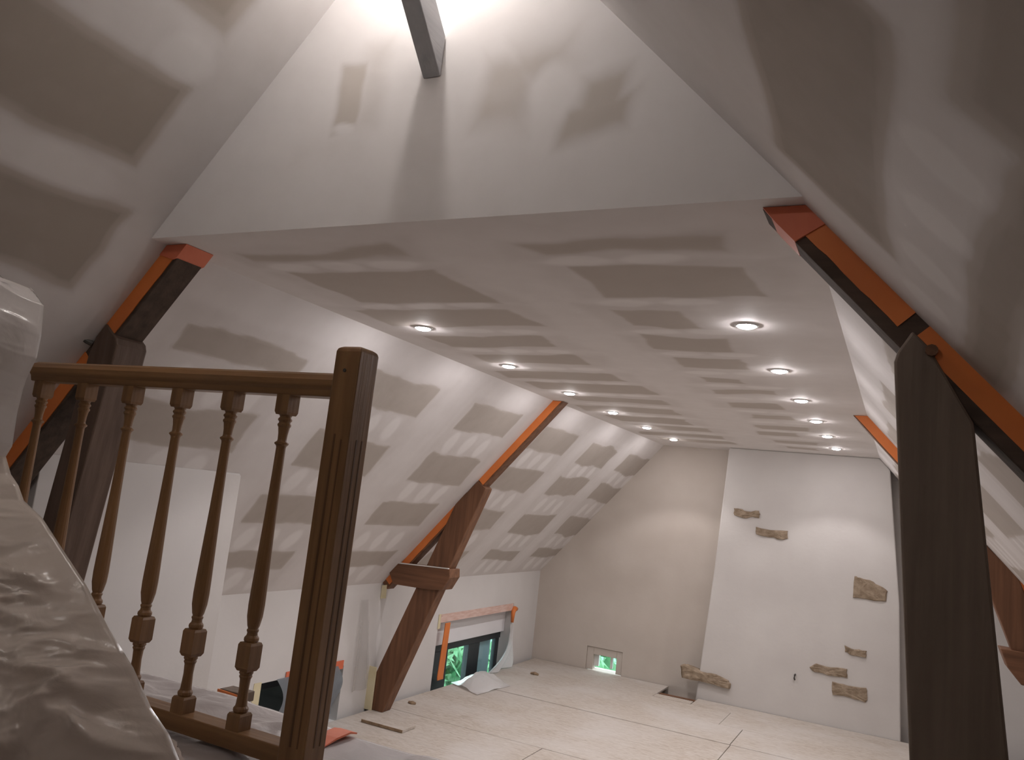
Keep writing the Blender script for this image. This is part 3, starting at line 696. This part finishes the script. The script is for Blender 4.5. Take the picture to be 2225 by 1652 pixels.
def draped(part, name, mat, label, dfront, dback, seed, amp):
    nu, nf, nb = 230, 150, 26
    C, t = resample(part, nu)
    P = np.zeros((nu, nf+nb, 3)); tt = t[:, None]
    for j in range(nb):                       # far side, hidden, falls behind
        v = (nb-j)/nb
        P[:, j] = C+np.array(dback)*v
    for j in range(nf):
        v = j/(nf-1)
        P[:, nb+j] = C+np.array(dfront)*v+np.array((-0.05, -0.10, 0.03))*math.sin(min(1, v*6)*math.pi/2)
    vv = np.r_[-np.linspace(1, 1/nb, nb)*0.3, np.linspace(0, 1, nf)][None, :]+0*tt
    uu = tt+0*vv
    q = uu*1.6+vv*0.9
    wx = uu+0.12*(fbm(uu*5+seed, vv*5+9, 3)-0.5); wy = vv+0.12*(fbm(uu*5+60, vv*5+seed, 3)-0.5)
    n1 = ridged(wx*3.6+wy*2.2+seed, wy*5.0-wx*3.4+seed, 5)-0.55
    n2 = fbm(uu*2.0+seed+50, vv*2.5, 3)-0.5
    cr = ridged(wx*3.4+wy*4.5+seed*2, wy*6.5-wx*4.5+seed, 2)**5
    cr2 = ridged(wx*13.0-wy*9.0+seed, wy*10.0+wx*12.0+seed, 2)**6
    fade = np.clip(np.abs(vv)*9, 0, 1)
    nrm = np.array((0.55, -0.62, 0.56))
    P += ((amp*1.3*n1+amp*1.6*n2+amp*1.3*cr+amp*0.22*cr2)*fade)[:, :, None]*nrm
    P[:, :, 2] = np.maximum(P[:, :, 2], ZL+0.042)
    return sheet(name, P, nu, nf+nb, mat, label, 'plastic sheet')
draped(sil[11:], 'plastic_sheet', M['film_bundle'], 'crumpled brownish polythene heap sloping down in front of the railing at lower left', (-0.75, -0.62, -0.42), (-0.25, 0.16, -0.25), 3.0, 0.07)
draped(sil[:12], 'plastic_sheet', M['film_light'], 'clear shiny polythene hood hanging at the left edge above the crumpled heap', (-0.32, -0.50, -0.10), (-0.16, 0.06, -0.05), 21.0, 0.045)

# sheet over the landing
nx, ny = 150, 90
gx = np.linspace(-2.55, -0.35, nx); gy = np.linspace(0.95, 2.06, ny); X, Y = np.meshgrid(gx, gy, indexing='ij')
Zs = 0.006+0.045*np.clip(ridged(X*3.2+Y*1.5, Y*4.6-X*1.2, 4)-0.52, 0, 1)+0.012*fbm(X*4, Y*4)
flat = np.clip(np.maximum(np.abs(X+1.30)-0.13, np.abs(Y-1.75)-0.24)*12, 0, 1)
Zs = np.where((Y > 1.585) & (Y < 1.69), np.minimum(Zs, 0.020), Zs)
Zs = ZL+0.004+(Zs-0.004)*flat
drop = np.clip(Y-1.985, 0, 1); Zs = Zs-drop*1.6
Yd = np.where(Y > 1.985, 1.985+drop*0.25, Y)
sheet('dust_sheet', np.stack([X, Yd, Zs], 2), nx, ny, M['film_floor'], 'wrinkled grey polythene sheet covering the landing and hanging over its edge', 'plastic sheet')

# torn white film by the far left window
nu, nv = 40, 26
u = np.linspace(0, 1, nu)[:, None]; v = np.linspace(0, 1, nv)[None, :]
yl = 8.36-0.66*np.clip((u-0.15)/0.85, 0, 1)**2.6; yr_ = 8.44+0.02*u
P = np.zeros((nu, nv, 3))
P[:, :, 1] = yl+(yr_-yl)*v+0.012*np.sin(9*u+7*v)
P[:, :, 2] = -1.388+(ZF+0.012+1.388)*u+0*v
P[:, :, 0] = KL+0.02+0.10*u*u*(1-0.4*v)+0.025*np.sin(v*14+u*3)*u
sheet('plastic_film', P, nu, nv, M['film_white'], 'torn white film hanging from the right corner of the low far window', 'plastic sheet')
tag(MB().tube([(KL+0.012, 8.50, -1.235), (KL+0.022, 8.43, -1.225), (KL+0.03, 8.385, -1.26), (KL+0.034, 8.375, -1.37)], [0.022, 0.03, 0.024, 0.016], 8).build('masking_tape', M['orange'], None, smooth=True),
    'crumpled orange tape knot at top right corner of the low far window', 'tape')
n_ = 30; uu = np.linspace(-1, 1, n_)[:, None]; vv = np.linspace(-1, 1, n_)[None, :]
P = np.zeros((n_, n_, 3)); P[:, :, 0] = KL+0.26+0.20*uu+0.03*vv; P[:, :, 1] = 7.33+0.30*vv-0.10*uu
P[:, :, 2] = ZF+0.008+0.09*np.clip(1-uu**2*0.9-vv**2*0.8, 0, 1)*(0.6+0.8*ridged(uu*2+3, vv*2+9, 3))
sheet('plastic_film', P, n_, n_, M['film_white'], 'small crumpled white film heap on the boards below the far window', 'plastic sheet')
# film hanging from the far left rafter foot
nu, nv = 24, 14; u = np.linspace(0, 1, nu)[:, None]; v = np.linspace(0, 1, nv)[None, :]
P = np.zeros((nu, nv, 3)); P[:, :, 0] = KL+0.012+0.012*np.sin(v*9+u*2)*u
P[:, :, 1] = 5.50+0.02*u+(0.10+0.16*u)*v; P[:, :, 2] = -0.95-0.72*u+0*v
sheet('plastic_film', P, nu, nv, M['film_strip'], 'narrow clear film strip hanging on the knee wall under the far left rafter foot', 'plastic sheet')
# grey film over the second window
nu, nv = 20, 16; u = np.linspace(0, 1, nu)[:, None]; v = np.linspace(0, 1, nv)[None, :]
P = np.zeros((nu, nv, 3)); P[:, :, 0] = KL+0.012+0.02*np.sin(v*8+u*4)*u
P[:, :, 1] = 4.62+0.09*np.sin(math.pi*np.clip(u*1.2, 0, 1))+(0.78-0.09)*v; P[:, :, 2] = W2[2]+0.01+(ZF+0.03-W2[2])*u+0*v
sheet('plastic_film', P, nu, nv, M['film_grey'], 'grey film hung over the low window seen between last baluster and newel', 'plastic sheet')

# ---------------------------------------------------------------- small things
tag(MB().prism_x([(1.84, -0.7125), (1.90, -0.700), (1.96, -0.697), (1.992, -0.705), (1.992, -0.709), (1.96, -0.702), (1.90, -0.706), (1.84, -0.7155)], -1.43, -1.372).build('masking_tape', M['orange_red'], None),
    'red orange tape strip folded over the landing edge just right of the newel', 'tape')
tb = thing('timber_end', 'orange taped dark timber end lying at the landing edge behind the balusters', 'timber', (-1.88, 2.02, -0.72))
MB().prism_y([(-1.958, -0.722), (-1.862, -0.738), (-1.862, -0.706), (-1.958, -0.708)], 2.04, 2.10).build('timber', M['dark_beam'], tb, bevel=0.003)
tag(MB().prism_y([(-1.960, -0.722), (-1.860, -0.738), (-1.860, -0.712), (-1.960, -0.709)], 2.034, 2.039).build('masking_tape', M['orange'], tb), 'orange tape on the front face')
ob = thing('board_offcut', 'narrow strand board offcut lying on the floor by the far strut foot', 'board', (-3.53, 5.5, ZF))
MB().box(-3.72, -3.34, 5.44, 5.62, ZF+0.003, ZF+0.022).build('panel', M['osb'], ob)
MB().box(-3.72, -3.34, 5.432, 5.4395, ZF+0.003, ZF+0.0225).build('sawn_edge', M['osb_edge'], ob)
tag(MB().tube([(-3.78, 6.20, ZF+0.006), (-3.74, 6.19, ZF+0.009), (-3.71, 6.20, ZF+0.006)], [0.012, 0.02, 0.012], 6).build('wood_chip', M['osb_edge'], None), 'brown wood chip on the boards left of the window', 'debris')
tag(MB().tube([(-3.55, 8.25, ZF+0.006), (-3.50, 8.24, ZF+0.012), (-3.46, 8.25, ZF+0.006)], [0.012, 0.022, 0.012], 6).build('wood_chip', M['osb_edge'], None), 'dark wood chip on the boards right of the window film', 'debris')

# ---------------------------------------------------------------- garden outside
struct(MB().box(-30, 8, -4, 40, -4.3, -4.2).build('ground', M['lawn']))
def shrub(c, rx, ry, rz, n, label, seed):
    t = thing('garden_shrub', label, 'shrub', (c[0], c[1], -4.2))
    MB().tube([(c[0], c[1], -4.2), (c[0]+0.05, c[1], c[2]-rz*0.3), (c[0], c[1]+0.05, c[2]+rz*0.3)], [0.09, 0.06, 0.02], 7).build('stem', M['bark'], t)
    g = np.random.RandomState(seed); m = MB()
    for k in range(n):
        d = g.normal(size=3); d /= np.linalg.norm(d); r = 0.55+0.5*g.rand()
        p = Vector((c[0]+rx*d[0]*r, c[1]+ry*d[1]*r, max(-4.15, c[2]+rz*d[2]*r)))
        a = Vector(g.normal(size=3)).normalized(); b = a.cross(Vector(g.normal(size=3))).normalized()
        l = 0.16+0.14*g.rand(); w_ = l*0.28; i = len(m.v)
        m.v += [tuple(p-a*l), tuple(p+b*w_), tuple(p+a*l), tuple(p-b*w_)]; m.f.append((i, i+1, i+2, i+3))
    o = m.build('foliage', M['leaf'], t); o['kind'] = 'stuff'
shrub((-8.8, 14.9, -3.75), 1.0, 2.4, 1.05, 1500, 'leafy green shrub in the garden seen through the low left window', 1)
shrub((-4.9, 13.4, -3.2), 1.6, 0.9, 1.2, 900, 'leafy green shrub in the garden seen through the tiny far window', 2)
